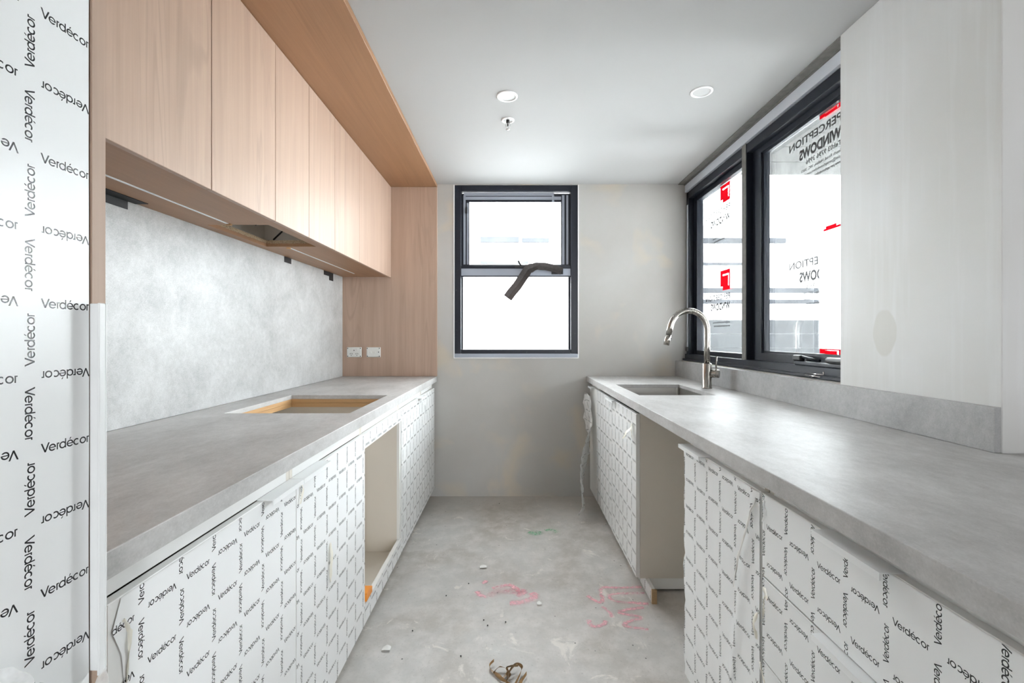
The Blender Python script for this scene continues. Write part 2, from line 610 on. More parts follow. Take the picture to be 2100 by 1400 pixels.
    # outside
    D['render'] = plain('white_render', (0.80, 0.80, 0.80), 0.8, spec=0.0, var=0.03, scale=3)
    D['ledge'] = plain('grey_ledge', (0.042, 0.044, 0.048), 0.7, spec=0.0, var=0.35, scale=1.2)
    D['eave'] = plain('grey_soffit_board', (0.14, 0.14, 0.138), 0.8, spec=0.0, var=0.06)
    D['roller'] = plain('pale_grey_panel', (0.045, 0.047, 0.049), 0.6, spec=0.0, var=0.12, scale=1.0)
    D['ground'] = plain('pale_ground', (0.35, 0.35, 0.34), 0.9, var=0.1)
    return D


M = build_mats()

# ------------------------------------------------------------------ room shell
XB_L, XB_R = -0.571, 0.578          # worktop fronts
ZB, TB = 0.924, 0.040               # worktop height and thickness
YB = 3.5                            # back wall
CEIL = 2.40
XP = 1.280
PY0, PY1 = 1.187, 1.772             # pier on the right

tag(obj('floor', B((-1.6, 4.2, -4.2, YB + .12, -0.12, 0.0)), M['floor']),
    'bare grey concrete floor with stains and spray paint', 'floor', kind='structure')
tag(obj('ceiling', slab(2, [-1.6, 1.46, 4.2], [-4.2, PY0 + .15, YB + .12], lambda i, j: not (i == 1 and j == 1), CEIL, CEIL + 0.15), M['ceiling']),
    'smooth white painted ceiling', 'ceiling', kind='structure')
WX0, WX1, WZ0, WZ1 = -0.439, 0.510, 1.067, 2.395
tag(obj('wall_back', slab(1, [-1.6, WX0, WX1, 1.445], [0, WZ0, WZ1, CEIL], lambda i, j: not (i == 1 and j == 1), YB, YB + 0.12), M['wall']),
    'bare plaster end wall around the small window', 'wall', kind='structure')
tag(obj('wall_left', B((-1.6, -1.312, -4.2, YB, 0, CEIL)), M['wall']),
    'plaster wall behind the timber cabinets', 'wall', kind='structure')
wr = tag(empty('wall_right', (XP, PY0, 0)), 'pale plaster pier and dado wall beside the wide window', 'wall', kind='structure')
obj('pier', B((XP, 1.56, PY0, PY1, 0, CEIL), bevel=0.002, seg=1), M['pier'], wr, 'undercoated pier with brushed streaks and a damp patch')
obj('dado', B((XP, 1.56, PY1, YB, 0, 1.045)), M['wall'], wr)
obj('return_wall', B((1.56, 4.2, PY0 + .001, PY0 + .15, 0, CEIL)), M['wall'], wr)
tag(obj('wall_sky_block', B((1.58, 7.0, PY0 + .16, PY0 + .30, -3.0, 7.5)), M['render']), 'unseen tall wall added to block sky light beside the wide window', 'wall', kind='structure')  # unseen, added to keep sky light off the end wall
# the living space behind the camera, with one rear opening sized for the fill light
tag(obj('wall_rear', slab(1, [-1.6, 1.13, 1.68, 4.2], [0, 2.35, CEIL], lambda i, j: not (i == 1 and j == 0), -4.2, -4.1), M['wall']),
    'unseen plaster wall behind the viewer, opening sized for the light', 'wall', kind='structure')
tag(obj('wall_side', B((4.1, 4.2, -4.1, PY0, 0, CEIL)), M['wall']),
    'plain plaster wall of the living space behind the viewer', 'wall', kind='structure')


def stroke(pts, w, mat, name, parent=None):
    bm = bmesh.new()
    uvl = bm.loops.layers.uv.verify()
    P = [Vector((p[0], p[1], 0.0006)) for p in pts]
    # resample smooth
    Q = []
    for i in range(len(P) - 1):
        a, b, c, d = P[max(i - 1, 0)], P[i], P[i + 1], P[min(i + 2, len(P) - 1)]
        for k in range(6):
            s = k / 6
            Q.append(0.5 * ((2 * b) + (c - a) * s + (2 * a - 5 * b + 4 * c - d) * s * s + (3 * b - a - 3 * c + d) * s ** 3))
    Q.append(P[-1])
    rows = []
    for i, p in enumerate(Q):
        t = (Q[min(i + 1, len(Q) - 1)] - Q[max(i - 1, 0)])
        nrm = Vector((-t.y, t.x, 0)).normalized() * w / 2
        rows.append([(bm.verts.new(p + nrm * k), k) for k in (-1, 0, 1)])
    for a, b in zip(rows, rows[1:]):
        for k in range(2):
            qs = [a[k], a[k + 1], b[k + 1], b[k]]
            f = bm.faces.new([q[0] for q in qs])
            for l, q in zip(f.loops, qs):
                l[uvl].uv = (q[1], 0)
    return obj(name, bm, mat, parent, recalc=False)


floor_o = bpy.data.objects['floor']
WL['floor'] = floor_o.location.copy()


def fp(*pp):
    return [floor_pt(*p) for p in pp]


for w, pts in ((0.045, [(1010, 1207), (1045, 1200), (1062, 1215), (1020, 1212), (1003, 1223)]),
               (0.05, [(1003, 1222), (1035, 1212), (1075, 1212), (1060, 1222)]),
               (0.055, [(1045, 1236), (1070, 1234), (1096, 1224), (1090, 1215)]),
               (0.04, [(978, 1212), (985, 1220), (1000, 1224)]),
               (0.035, [(998, 1190), (990, 1197)])):
    stroke(fp(*pts), w, M['pink'], 'spray_mark', floor_o)['label'] = 'pink spray-paint mark'
for w, pts in ((0.03, [(1205, 1221), (1225, 1234), (1236, 1230), (1233, 1206), (1275, 1205), (1315, 1203)]),
               (0.032, [(1322, 1216), (1290, 1216), (1250, 1220), (1262, 1232), (1300, 1236), (1330, 1238)]),
               (0.03, [(1320, 1245), (1285, 1250), (1270, 1256), (1315, 1266), (1285, 1276), (1285, 1284), (1330, 1290)]),
               (0.028, [(1235, 1243), (1250, 1255), (1255, 1266)]),
               (0.03, [(1207, 1270), (1215, 1284), (1238, 1280), (1242, 1272)])):
    stroke(fp(*pts), w, M['pink'], 'spray_mark', floor_o)['label'] = 'pink spray-paint lettering'
for w, pts in ((0.07, [(1085, 1090), (1100, 1094), (1108, 1089)]), (0.05, [(1118, 1088), (1132, 1086), (1142, 1092)])):
    stroke(fp(*pts), w, M['green'], 'spray_mark', floor_o)['label'] = 'green spray-paint mark'

# ------------------------------------------------------------------ window at the end wall
def fr_box(parent, name, b, mat='frame', bevel=0.002, label=None):
    return obj(name, B(b, bevel=bevel, seg=1), M[mat], parent, label)


w1 = tag(empty('window_1', ((WX0 + WX1) / 2, YB, WZ0)), 'tall dark-framed window in the end wall, awning sash over fixed pane', 'window', kind='structure')
k = 1 / 266.6
wx = lambda px: (px - VPX) * k
wz = lambda py: EYE + (VPY - py) * k
fy0, fy1 = YB + 0.006, YB + 0.10
e = 0.001
fr_box(w1, 'jamb', (WX0 + e, wx(945), fy0, fy1, wz(725), WZ1 - e))
fr_box(w1, 'jamb', (wx(1171), WX1 - e, fy0, fy1, wz(725), WZ1 - e))
fr_box(w1, 'head', (wx(945), wx(1171), fy0, fy1, wz(391), WZ1 - e))
fr_box(w1, 'bottom_rail', (wx(945), wx(1171), fy0, fy1, wz(725), wz(716.5)))
fr_box(w1, 'sill', (WX0 + e, WX1 - e, YB - 0.012, YB + 0.02, WZ0 + 0.002, wz(725)), 'tape_and_lit_grey')
tr_ = obj('transom', B((wx(945), wx(1171), fy0 + .012, fy1, wz(567), wz(545))), M['frame'], w1)
obj('protection_tape', B((wx(945) + .002, wx(1171) - .002, fy0 + .0095, fy0 + .0115, wz(564.5), wz(550))), M['tape_and_lit_grey'], tr_)
fr_box(w1, 'transom_cap', (wx(946), wx(1170), fy0 + .002, fy0 + .04, wz(549.5), wz(543.5)))
# sash; its grey strips paint dark rails lit from outside
sash = obj('sash', slab(1, [wx(945.1), wx(961), wx(1152), wx(1170.9)], [wz(543), wz(540), wz(410), wz(393)],
                        lambda i, j: not (i == 1 and j == 1), fy0 + .045, fy0 + .085), M['frame'], w1)
obj('sash_lit_strip', B((wx(949), wx(953.5), fy0 + .043, fy0 + .0449, wz(540), wz(396))), M['tape_and_lit_grey'], sash)
obj('sash_lit_strip', B((wx(956), wx(959.5), fy0 + .043, fy0 + .0449, wz(540), wz(412))), M['tape_and_lit_grey'], sash)
obj('sash_lit_strip', B((wx(1154), wx(1159), fy0 + .043, fy0 + .0449, wz(540), wz(396))), M['tape_and_lit_grey'], sash)
obj('sash_lit_strip', B((wx(1163), wx(1167), fy0 + .043, fy0 + .0449, wz(540), wz(396))), M['tape_and_lit_grey'], sash)
obj('sash_lit_strip', B((wx(950), wx(1137), fy0 + .040, fy0 + .0425, wz(397.5), wz(391.5))), M['tape_and_lit_grey'], sash)
obj('sash_lit_strip', B((wx(953), wx(1152), fy0 + .042, fy0 + .0449, wz(405.5), wz(399))), M['tape_and_lit_grey'], sash)
obj('tape_flap', B((wx(1133), wx(1137.5), fy0 + .035, fy0 + .039, wz(411), wz(397)), bevel=.001), M['tape_and_lit_grey'], sash)
obj('hinge_block', B((wx(953.5), wx(957), fy0 + .03, fy0 + .044, wz(434), wz(421))), M['black'], sash)
p1 = obj('pane', B((wx(961) - .003, wx(1152) + .003, fy0 + .062, fy0 + .068, wz(540) - .003, wz(410) + .003)), M['glass'], sash)
fr_box(w1, 'glazing_bead', (wx(945), wx(948), fy0 + .05, fy0 + .07, wz(716.5), wz(567)))
fr_box(w1, 'glazing_bead', (wx(1167.5), wx(1171), fy0 + .05, fy0 + .07, wz(716.5), wz(567)))
obj('pane', B((wx(946), wx(1170), fy0 + .072, fy0 + .078, wz(716), wz(567.5))), M['glass'], w1)
# white plaster bead round the opening
obj('plaster_bead', slab(1, [WX0 - .006, WX0, WX1, WX1 + .006], [WZ0 - .006, WZ0 - .001, WZ1, WZ1 + .004],
                         lambda i, j: not (i == 1 and j >= 1) and j < 2, YB - .003, YB - .0005), M['bead'], w1)
# winder
win = obj('winder', B((wx(1056), wx(1078), fy0 - .012, fy0 + .002, wz(549), wz(543.5)), bevel=.002), M['black'], w1)
bm = bmesh.new()
tube(bm, [(wx(1068), fy0 - .016, wz(545)), (wx(1062.5), fy0 - .03, wz(535))], 0.007, 8)
obj('winder_handle', bm, M['black'], win)
obj('tape_patch', B((wx(1131), wx(1155), fy0 - .002, fy0 + .0008, wz(562), wz(548.5)), bevel=.0008, seg=1), M['black_tape'], w1, 'black tape patch on the transom')
# black tape hanging from the transom
bm = bmesh.new()
pts = [(wx(1152), fy0 - .0052, wz(556)), (wx(1140), fy0 - .0055, wz(551)), (wx(1118), fy0 - .012, wz(546.5)), (wx(1100), fy0 - .02, wz(546)),
       (wx(1083), fy0 - .03, wz(553)), (wx(1072), fy0 - .036, wz(570)), (wx(1060), fy0 - .042, wz(588)), (wx(1049), fy0 - .046, wz(601)), (wx(1041), fy0 - .048, wz(612))]
path = []
for a, b in zip(pts, pts[1:]):
    for s in range(3):
        path.append(Vector(a).lerp(Vector(b), s / 3))
path.append(Vector(pts[-1]))
uvl = bm.loops.layers.uv.verify()
rows = []
for i, p in enumerate(path):
    t = path[min(i + 1, len(path) - 1)] - path[max(i - 1, 0)]
    n = Vector((-t.z, 0, t.x)).normalized()
    hw = 0.036 if i > 10 else 0.029
    rows.append([bm.verts.new(p + n * hw * q + Vector((0, -0.008 * abs(q) * (1 if i > 8 else .2), 0))) for q in (-1, -.5, 0, .5, 1)])
for a, b in zip(rows, rows[1:]):
    for q in range(4):
        bm.faces.new([a[q], a[q + 1], b[q + 1], b[q]])
res = bmesh.ops.solidify(bm, geom=list(bm.faces), thickness=0.0006)
tag(obj('black_tape', bm, M['tape_brown'], recalc=True), 'dusty dark tape peeling down from the transom of the end-wall window', 'tape')

# ------------------------------------------------------------------ wide window on the right
GX = 1.412                         # glass plane
FX = 1.345                         # frame inner face
w2 = tag(empty('window_2', (FX, 2.63, 1.047)), 'wide dark-framed two-pane window over the sink bench', 'window', kind='structure')
Y0w, Y1w, Zb, Zt = PY1 + .002, YB - .002, 1.050, 2.392
f0, f1 = FX, FX + 0.095
fr_box(w2, 'sill_rail', (FX - .012, f1, Y0w, Y1w, Zb, Zb + .046))
fr_box(w2, 'drip_rail', (FX - .030, FX - .0125, Y0w, Y1w, Zb - .003, Zb + .012))
fr_box(w2, 'jamb', (f0, f1, Y1w - .045, Y1w, Zb + .046, Zt - .062))
fr_box(w2, 'head', (f0, f1, Y0w, Y1w, Zt - .115, Zt - .062))
obj('head_flashing', B((f0 - .012, f1, Y0w, Y1w, Zt - .058, Zt - .004)), M['flash'], w2, 'pale grey tape along the window head')
obj('mortar_gap', B((f0 - .02, f1, Y0w, Y1w, Zt - .003, CEIL - .001)), M['mastic'], w2)
obj('mortar_gap', B((XP + .002, f0 - .021, Y0w, Y1w, CEIL - .006, CEIL - .001)), M['mastic'], w2)
fr_box(w2, 'mullion', (FX - .002, f1, 2.600, 2.650, Zb + .046, Zt - .062))
mt = fr_box(w2, 'mullion_tape', (FX - .005, FX - .0025, 2.602, 2.648, Zb + .02, Zt + .0), 'mastic')
obj('jamb_tape', B((f0 - .003, f0 - .0005, Y1w - .036, Y1w - .012, Zb + .09, Zt - .16)), M['flash'], w2, 'pale grey tape strip on the window jamb')
fr_box(w2, 'jamb_block', (f0 - .012, f0 - .0005, Y1w - .042, Y1w - .006, Zb + .068, Zb + .10), 'black')
# far fixed pane: beads
fr_box(w2, 'bead', (GX - .03, GX + .02, 3.395, Y1w - .046, Zb + .046, Zt - .116))
fr_box(w2, 'bead', (GX - .03, GX + .02, 2.651, 3.395, Zb + .046, Zb + .076))
fr_box(w2, 'bead', (GX - .03, GX + .02, 2.651, 3.395, Zt - .15, Zt - .116))
pf = obj('pane', B((GX, GX + .006, 2.651, 3.394, Zb + .077, Zt - .151)), M['glass'], w2)
# near awning sash
sy0, sy1, sz0, sz1 = Y0w + .001, 2.599, Zb + .048, Zt - .117
sash2 = obj('sash', slab(0, [sy0, sy0 + .05, 2.515, sy1], [sz0, sz0 + .04, sz1 - .03, sz1],
                         lambda i, j: not (i == 1 and j == 1), GX - .034, GX + .016), M['frame'], w2)
obj('glazing_bead', slab(0, [sy0 + .05, sy0 + .062, 2.503, 2.515], [sz0 + .04, sz0 + .052, sz1 - .042, sz1 - .03],
                         lambda i, j: not (i == 1 and j == 1), GX - .022, GX - .004), M['frame'], sash2)
pn = obj('pane', B((GX, GX + .006, sy0 + .051, 2.514, sz0 + .041, sz1 - .031)), M['glass'], sash2)
# protective sheets on the outside of both panes
obj('protective_sheet', B((GX + .0065, GX + .0072, 2.66, 3.39, Zb + .08, Zt - .155)), M['dustfilm'], pf)
obj('protective_sheet', B((GX + .0065, GX + .0072, sy0 + .052, 2.51, sz0 + .045, sz1 - .035)), M['dustfilm'], pn)
# winder and catch on the sill
wd = obj('winder', B((FX - .010, FX + .03, 1.79, 2.15, Zb + .0465, Zb + .064), bevel=.004), M['frame'], w2)
obj('winder_cover', B((FX - .020, FX + .02, 1.79, 1.93, Zb + .0645, Zb + .09), bevel=.01), M['black'], wd)
obj('winder_knob', B((FX - .014, FX + .012, 2.10, 2.16, Zb + .0645, Zb + .092), bevel=.007), M['black'], wd)
bm = bmesh.new()
tube(bm, [(FX - .001, 2.10, Zb + .085), (FX + .004, 1.99, Zb + .072)], .006, 8)
obj('winder_arm', bm, M['frame'], wd)
bm = bmesh.new()
for (a, b) in (((1.91, 1.068), (2.02, 1.066)), ((1.93, 1.056), (2.03, 1.058)), ((1.91, 1.068), (1.912, 1.08)), ((1.96, 1.06), (1.99, 1.052))):
    tube(bm, [(FX - .034, a[0], a[1]), (FX - .034, b[0], b[1])], .0028, 6)
obj('catch', bm, M['chrome'], w2)


def text_mesh(body, size, bold=0.0, shear=0.0):
    c = bpy.data.curves.new('lettering', 'FONT')
    c.body = body
    c.size = size
    c.offset = bold
    c.shear = shear
    c.resolution_u = 3
    o = bpy.data.objects.new('tmp', c)
    COL.objects.link(o)
    dg = bpy.context.evaluated_depsgraph_get()
    me = bpy.data.meshes.new_from_object(o.evaluated_get(dg))
    bpy.data.objects.remove(o)
    bpy.data.curves.remove(c)
    bm = bmesh.new()
    bm.from_mesh(me)
    bpy.data.meshes.remove(me)
    return bm


def lettering(pane, body, y0, zbase, cap, length=None, ylim=None, bold=0.0):
    bm = text_mesh(body, cap / 0.70, bold=bold)
    xs = [v.co.x for v in bm.verts]
    sc = (length / (max(xs) - min(xs))) if length else 1.0
    x0 = min(xs)
    for v in bm.verts:
        v.co = Vector((GX - .0012, y0 + (v.co.x - x0) * sc, zbase + v.co.y))
    if ylim:
        bmesh.ops.bisect_plane(bm, geom=list(bm.verts) + list(bm.edges) + list(bm.faces), plane_co=(0, ylim[0], 0), plane_no=(0, 1, 0), clear_inner=True)
        bmesh.ops.bisect_plane(bm, geom=list(bm.verts) + list(bm.edges) + list(bm.faces), plane_co=(0, ylim[1], 0), plane_no=(0, 1, 0), clear_outer=True)
    if not bm.verts:
        bm.free()
        return
    return obj('lettering', bm, M['ink'], pane)


def logo(pane, y0, z0, ylo, zlo, zhi, lines=True, words=(True, True)):
    a, b = max(y0, ylo), y0 + .137
    c, d = max(z0, zlo), min(z0 + .133, zhi)
    if z0 == 1.621:            # washed out: only a bar of the red is left
        obj('printed_logo', B((GX - .0014, GX - .0010, a, b - .025, 1.702, 1.712), (GX - .0014, GX - .0010, a + .03, b - .04, 1.7121, 1.722)), M['red'], pane, 'faded red bar of the printed logo')
    elif d > c:
        bm = slab(0, [a, a + .016, a + .026, b - .035, b], [c, c + (d - c) * .2, c + (d - c) * .72, c + (d - c) * .80, d],
                  lambda i, j: not ((i == 1 and 1 <= j <= 2) or (j == 2 and i == 2) or (i == 3 and j == 0)), GX - .0014, GX - .0010)
        obj('printed_logo', bm, M['red'], pane, 'red square logo printed on the glass film')
    lim = (2.085 if z0 == 1.621 else ylo, y0 + .43)
    if words[0] and z0 - .058 > zlo:
        lettering(pane, 'PERCEPTION', y0, z0 - .058, .036, .365, lim, .0010)
    if words[1] and z0 - .130 > zlo:
        bm = lettering(pane, 'WINDOWS', y0, z0 - .127, .045, .285, lim, .003)
    if lines and z0 - .17 > zlo:
        lettering(pane, 'Tel:03 9796 3996', y0, z0 - .163, .021, .235, lim, .0006)
        lettering(pane, 'South Road, Hallam, VIC. 3803', y0, z0 - .193, .0125, .27, lim, .0004)
        lettering(pane, 'sales@perceptionwindows.com.au', y0, z0 - .217, .0125, .25, lim, .0004)
        lettering(pane, 'www.perceptionwindows.com.au', y0, z0 - .241, .0125, .235, lim, .0006)


for z0 in (2.215, 1.621, 1.040):
    logo(pn, 1.945, z0, sy0 + .055, sz0 + .048, sz1 - .04)
for z0 in (2.118, 1.536):
    logo(pf, 2.937, z0, 2.66, Zb + .08, Zt - .155)

# ------------------------------------------------------------------ protective film sheets with print
def film(parent, side, X, y0, y1, z0, z1, u0, v0, name='protective_film', wob=0.0, nu=10, nv=14, edge=0.0, crease=None, mat='film'):
    """side -1: left run (faces +X), +1: right run (faces -X)"""
    bm = bmesh.new()
    uvl = bm.loops.layers.uv.verify()
    rows = []
    for i in range(nu + 1):
        row = []
        for j in range(nv + 1):
            y = y0 + (y1 - y0) * i / nu
            z = z0 + (z1 - z0) * j / nv
            d = 0.0
            if edge and i == 0 and side < 0:
                y += edge * (0.5 + noise.noise(Vector((0, 3.1, z * 23)))) * 1.2
            if edge and i == nu and side > 0:
                y += edge * noise.noise(Vector((0, 3.1, z * 17)))
            if wob:
                d = wob * (0.5 + 0.5 * noise.noise(Vector((y * 9, 7.7, z * 5)))) + wob * .5 * abs(noise.noise(Vector((y * 30, 1.7, z * 9))))
            if crease:
                d += crease(y, z)
            x = X + (d if side < 0 else -d)
            uu = (y - u0) if side < 0 else -(y - u0)
            row.append((bm.verts.new((x, y, z)), (uu, z - v0)))
        rows.append(row)
    for a, b in zip(rows, rows[1:]):
        for j in range(nv):
            qs = [a[j], b[j], b[j + 1], a[j + 1]]
            if side > 0:
                qs = qs[::-1]
            f = bm.faces.new([q[0] for q in qs])
            f.smooth = True
            for l, q in zip(f.loops, qs):
                l[uvl].uv = q[1]
    return obj(name, bm, M[mat], parent)


def lip_handle(parent, side, X, y0, y1, ztop):
    """aluminium lip pull on a door's top edge; X = door face"""
    s = side
    out, back = X - s * 0.023, X + s * 0.017
    bm = B((out, back, y0, y1, ztop, ztop + .0025), (out, out + s * .003, y0, y1, ztop - .010, ztop - .0001))
    return obj('handle', bm, M['gloss'], parent, 'white lip pull')


def door(parent, side, X, y0, y1, z0, z1, handle=None, filmed=True, u0=0.723, v0=0.7476, name='door', **fk):
    g = 0.0015
    d = obj(name, B((X, X + side * 0.018, y0 + g, y1 - g, z0, z1), bevel=.0012, seg=1), M['white'], parent)
    if filmed:
        film(d, side, X - side * .0006, y0 + g + .001, y1 - g - .001, z0 + .002, z1 - .002, u0, v0, **fk)
    if handle:
        lip_handle(d, side, X, handle[0], handle[1], z1)
    return d


def carcass(t, side, X, y0, y1, z0, z1, xback, top=False):
    """sides, base, back; side sign as for doors"""
    a, b = X, xback
    for (yy0, yy1) in ((y0 + .001, y0 + .017), (y1 - .017, y1 - .001)):
        obj('side_panel', B((a, b, yy0, yy1, z0, z1)), M['carcass'], t)
    obj('base_panel', B((a, b, y0 + .0175, y1 - .0175, z0, z0 + .016)), M['carcass'], t)
    obj('back_panel', B((b - side * .014, b, y0 + .0175, y1 - .0175, z0 + .0165, z1)), M['carcass'], t)
    obj('top_rail', B((a, a + side * .016, y0 + .0175, y1 - .0175, z1 - .045, z1)), M['white'], t)


XDL, XDR = -0.590, 0.600
ZD0, ZTL, ZTR = 0.07, 0.836, 0.855
ZC = ZB - TB - .001                 # carcass top
XCL, XCR = XDL - .0185, XDR + .0185
XBL, XBR = -1.285, 1.268

# ---- left run of base cabinets
def base_cab(name, side, y0, y1, label, group):
    x = (XCL + XBL) / 2 if side < 0 else (XCR + XBR) / 2
    t = thing(name, (x, (y0 + y1) / 2, ZD0), label, 'cabinet', group)
    return t


GL, GR = 'base cabinets of the left run', 'base cabinets of the right run'
c1 = base_cab('base_cabinet', -1, .662, 1.245, 'film-wrapped base cabinet next to the tall cabinet, nearest in the left run', GL)
carcass(c1, -1, XCL, .662, 1.245, ZD0, ZC, XBL)
d1 = door(c1, -1, XDL, .662, 1.245, ZD0, ZTL, (1.085, 1.2435), edge=.028, wob=.0012, nu=14, nv=18)
c2 = base_cab('base_cabinet', -1, 1.245, 1.830, 'film-wrapped base cabinet beside the open oven bay, left run', GL)
carcass(c2, -1, XCL, 1.245, 1.830, ZD0, ZC, XBL)
d2 = door(c2, -1, XDL, 1.245, 1.830, ZD0, ZTL, (1.2465, 1.43), u0=.723 + .022, v0=.7476 - .03)
c3 = base_cab('oven_cabinet', -1, 1.830, 2.436, 'open empty oven bay under the cooktop cutout, printed film strips above and below', GL)
obj('side_panel', B((XCL, XBL, 1.831, 1.847, ZD0, ZC)), M['carcass'], c3)
obj('side_panel', B((XCL, XBL, 2.419, 2.435, ZD0 + .016, ZC - .001)), M['carcass'], c3)
obj('side_edge', B((XDL - .004, XCL, 2.412, 2.434, ZD0 + .081, .775)), M['white'], c3)
obj('base_panel', B((XCL, XBL, 1.8475, 2.4185, ZD0, ZD0 + .016)), M['carcass'], c3)
obj('back_panel', B((XBL, XBL + .012, 1.8475, 2.4185, ZD0 + .0165, ZC - .05)), M['carcass'], c3)
obj('top_rail', B((XCL, XCL - .016, 1.8475, 2.4185, ZC - .045, ZC)), M['white'], c3)
a = obj('top_strip', B((XDL, XDL - .018, 1.8315, 2.4345, .777, ZTL)), M['white'], c3)
film(a, -1, XDL + .0006, 1.833, 2.433, .779, ZTL - .002, .75, .745)
a = obj('kick_strip', B((XDL, XDL - .018, 1.8315, 2.4345, ZD0, .150)), M['white'], c3)
film(a, -1, XDL + .0006, 1.833, 2.433, ZD0 + .002, .148, .75, .70)
c4 = base_cab('base_cabinet', -1, 2.436, 3.040, 'film-wrapped base cabinet beyond the oven bay, left run', GL)
carcass(c4, -1, XCL, 2.436, 3.040, ZD0, ZC, XBL)
d4 = door(c4, -1, XDL, 2.436, 3.040, ZD0, ZTL, (2.87, 3.03), u0=.70, v0=.76)
c5 = base_cab('base_cabinet', -1, 3.040, 3.478, 'film-wrapped base cabinet against the end wall, farthest in the left run', GL)
carcass(c5, -1, XCL, 3.040, 3.478, ZD0, ZC, XBL)
d5 = door(c5, -1, XDL, 3.040, 3.478, ZD0, ZTL, None, u0=.70, v0=.76)
tag(obj('plinth_board', B((-.642, -.658, .662, 3.478, 0.0, ZD0 - .002)), M['white']), 'white plinth board under the left run of cabinets', 'plinth')

# ---- right run
c6 = base_cab('base_cabinet', 1, 3.20, 3.478, 'narrow white base cabinet in the far right corner, its film peeled away', GR)
carcass(c6, 1, XCR, 3.20, 3.478, ZD0, ZC, XBR)
door(c6, 1, XDR, 3.20, 3.478, ZD0, ZTR, (3.30, 3.44), filmed=False)
c7 = base_cab('sink_cabinet', 1, 2.187, 3.20, 'wide film-wrapped cabinet under the sink, bare ivory side towards the open bay', GR)
obj('side_panel', B((XCR, XBR, 2.188, 2.204, ZD0 - .004, ZC)), M['carcass'], c7)
obj('side_panel', B((XCR, XBR, 3.183, 3.199, ZD0, ZC)), M['carcass'], c7)
obj('base_panel', B((XCR, XBR, 2.2045, 3.1825, ZD0, ZD0 + .016)), M['carcass'], c7)
obj('back_panel', B((XBR - .014, XBR, 2.2045, 3.1825, ZD0 + .0165, ZC)), M['carcass'], c7)
d7a = door(c7, 1, XDR, 2.187, 2.695, ZD0, ZTR, (2.62, 2.69), u0=2.27, v0=.755, wob=.0006)
d7b = door(c7, 1, XDR, 2.695, 3.20, ZD0, ZTR, (2.70, 2.80), u0=2.27, v0=.735)
pl = thing('plinth_board', (.655, 2.8, 0), 'white plinth board with raw end under the sink cabinet', 'plinth')
obj('board', B((.646, .662, 2.10, 3.478, 0.0, ZD0 - .006)), M['white'], pl)
film(pl, 1, .6455, 2.10, 3.2, 0.002, ZD0 - .008, 2.2, .02)
obj('raw_edge', B((.6455, .668, 2.088, 2.0995, 0.0, ZD0 - .006)), M['mdf'], pl, 'raw brown board end')
obj('return_board', B((.6625, 1.26, 2.193, 2.209, 0.012, ZD0 - .006)), M['white'], pl)
def crease8(y, z):
    # long slanting ridge where the film has been pulled
    yy = 1.13 + (0.80 - z) * 0.22
    d = abs(y - yy)
    return 0.006 * max(0, 1 - d / 0.018) + 0.004 * max(0, (y - 1.50) / .08) * (0.5 + noise.noise(Vector((0, z * 22, 2))))


c8 = base_cab('base_cabinet', 1, 1.093, 1.572, 'cabinet with creased film on its door between the drawers and the open bay', GR)
carcass(c8, 1, XCR, 1.093, 1.572, ZD0, ZC, XBR)
d8 = door(c8, 1, XDR, 1.093, 1.572, ZD0, ZTR, (1.405, 1.575), u0=1.481, v0=.785, wob=.003, edge=.02, nu=30, nv=34, crease=crease8)
c9 = base_cab('drawer_cabinet', 1, .49, 1.089, 'film-wrapped drawer cabinet nearest the viewer on the right', GR)
carcass(c9, 1, XCR, .49, 1.089, ZD0, ZC, XBR)
for (z0, z1, dv) in ((.659, ZTR, 0), (.460, .655, .012), (ZD0, .456, -.02)):
    dd = door(c9, 1, XDR, .49, 1.089, z0, z1, (.714, .876), u0=.816, v0=.738 + dv, name='drawer_front', wob=.0008)
tag(obj('plinth_board', B((.646, .662, .49, 1.57, 0.0, ZD0 - .002)), M['white']), 'white plinth board under the drawers on the right', 'plinth')

# ------------------------------------------------------------------ worktops
HX0, HX1, HY0, HY1 = -1.142, -.645, 1.807, 2.364
wl = thing('worktop', (-.93, 2.06, ZB - TB), 'concrete-look worktop with an empty cooktop cutout, left side', 'worktop')
obj('slab', top_slab(2, [-1.2915, HX0, HX1, XB_L], [.6405, HY0, HY1, 3.4775], lambda i, j: not (i == 1 and j == 1), ZB - .02, ZB, ledge=((XB_L - .02, XB_L, .6405, 3.4775),)), M['bench'], wl)
for b in ((HX0 - .02, HX1 + .01, HY1 + .002, HY1 + .034, ZB - .0395, ZB - .021),
          (HX0 - .02, HX1 + .01, HY1 + .004, HY1 + .034, ZB - .062, ZB - .041),
          (HX0 - .034, HX0 - .002, 1.848, HY1 + .0015, ZB - .0395, ZB - .021),
          (HX0 - .034, HX0 - .004, 1.848, HY1 + .0015, ZB - .062, ZB - .041)):
    obj('batten', B(b), M['pine'], c3, 'raw pine batten under the cutout')
SX0, SX1, SY0, SY1 = .665, 1.065, 2.364, 2.894
wrk = thing('worktop', (.93, 1.8, ZB - TB), 'long concrete-look worktop with the sink, right side', 'worktop')
obj('slab', top_slab(2, [XB_R, SX0, SX1, XP - .0005, 1.50], [.20, PY0 - .003, SY0, SY1, YB - .003],
                 lambda i, j: not (i == 1 and j == 2) and not (i == 3 and j > 0), ZB - .02, ZB, ledge=((XB_R, XB_R + .02, .20, YB - .003),)), M['bench'], wrk)
tag(obj('upstand', B((XP - .0195, XP - .001, PY0 + .0005, YB - .003, ZB + .0005, 1.043), bevel=.001, seg=1), M['upstand']),
    'low concrete-look upstand along the back of the right worktop', 'upstand')

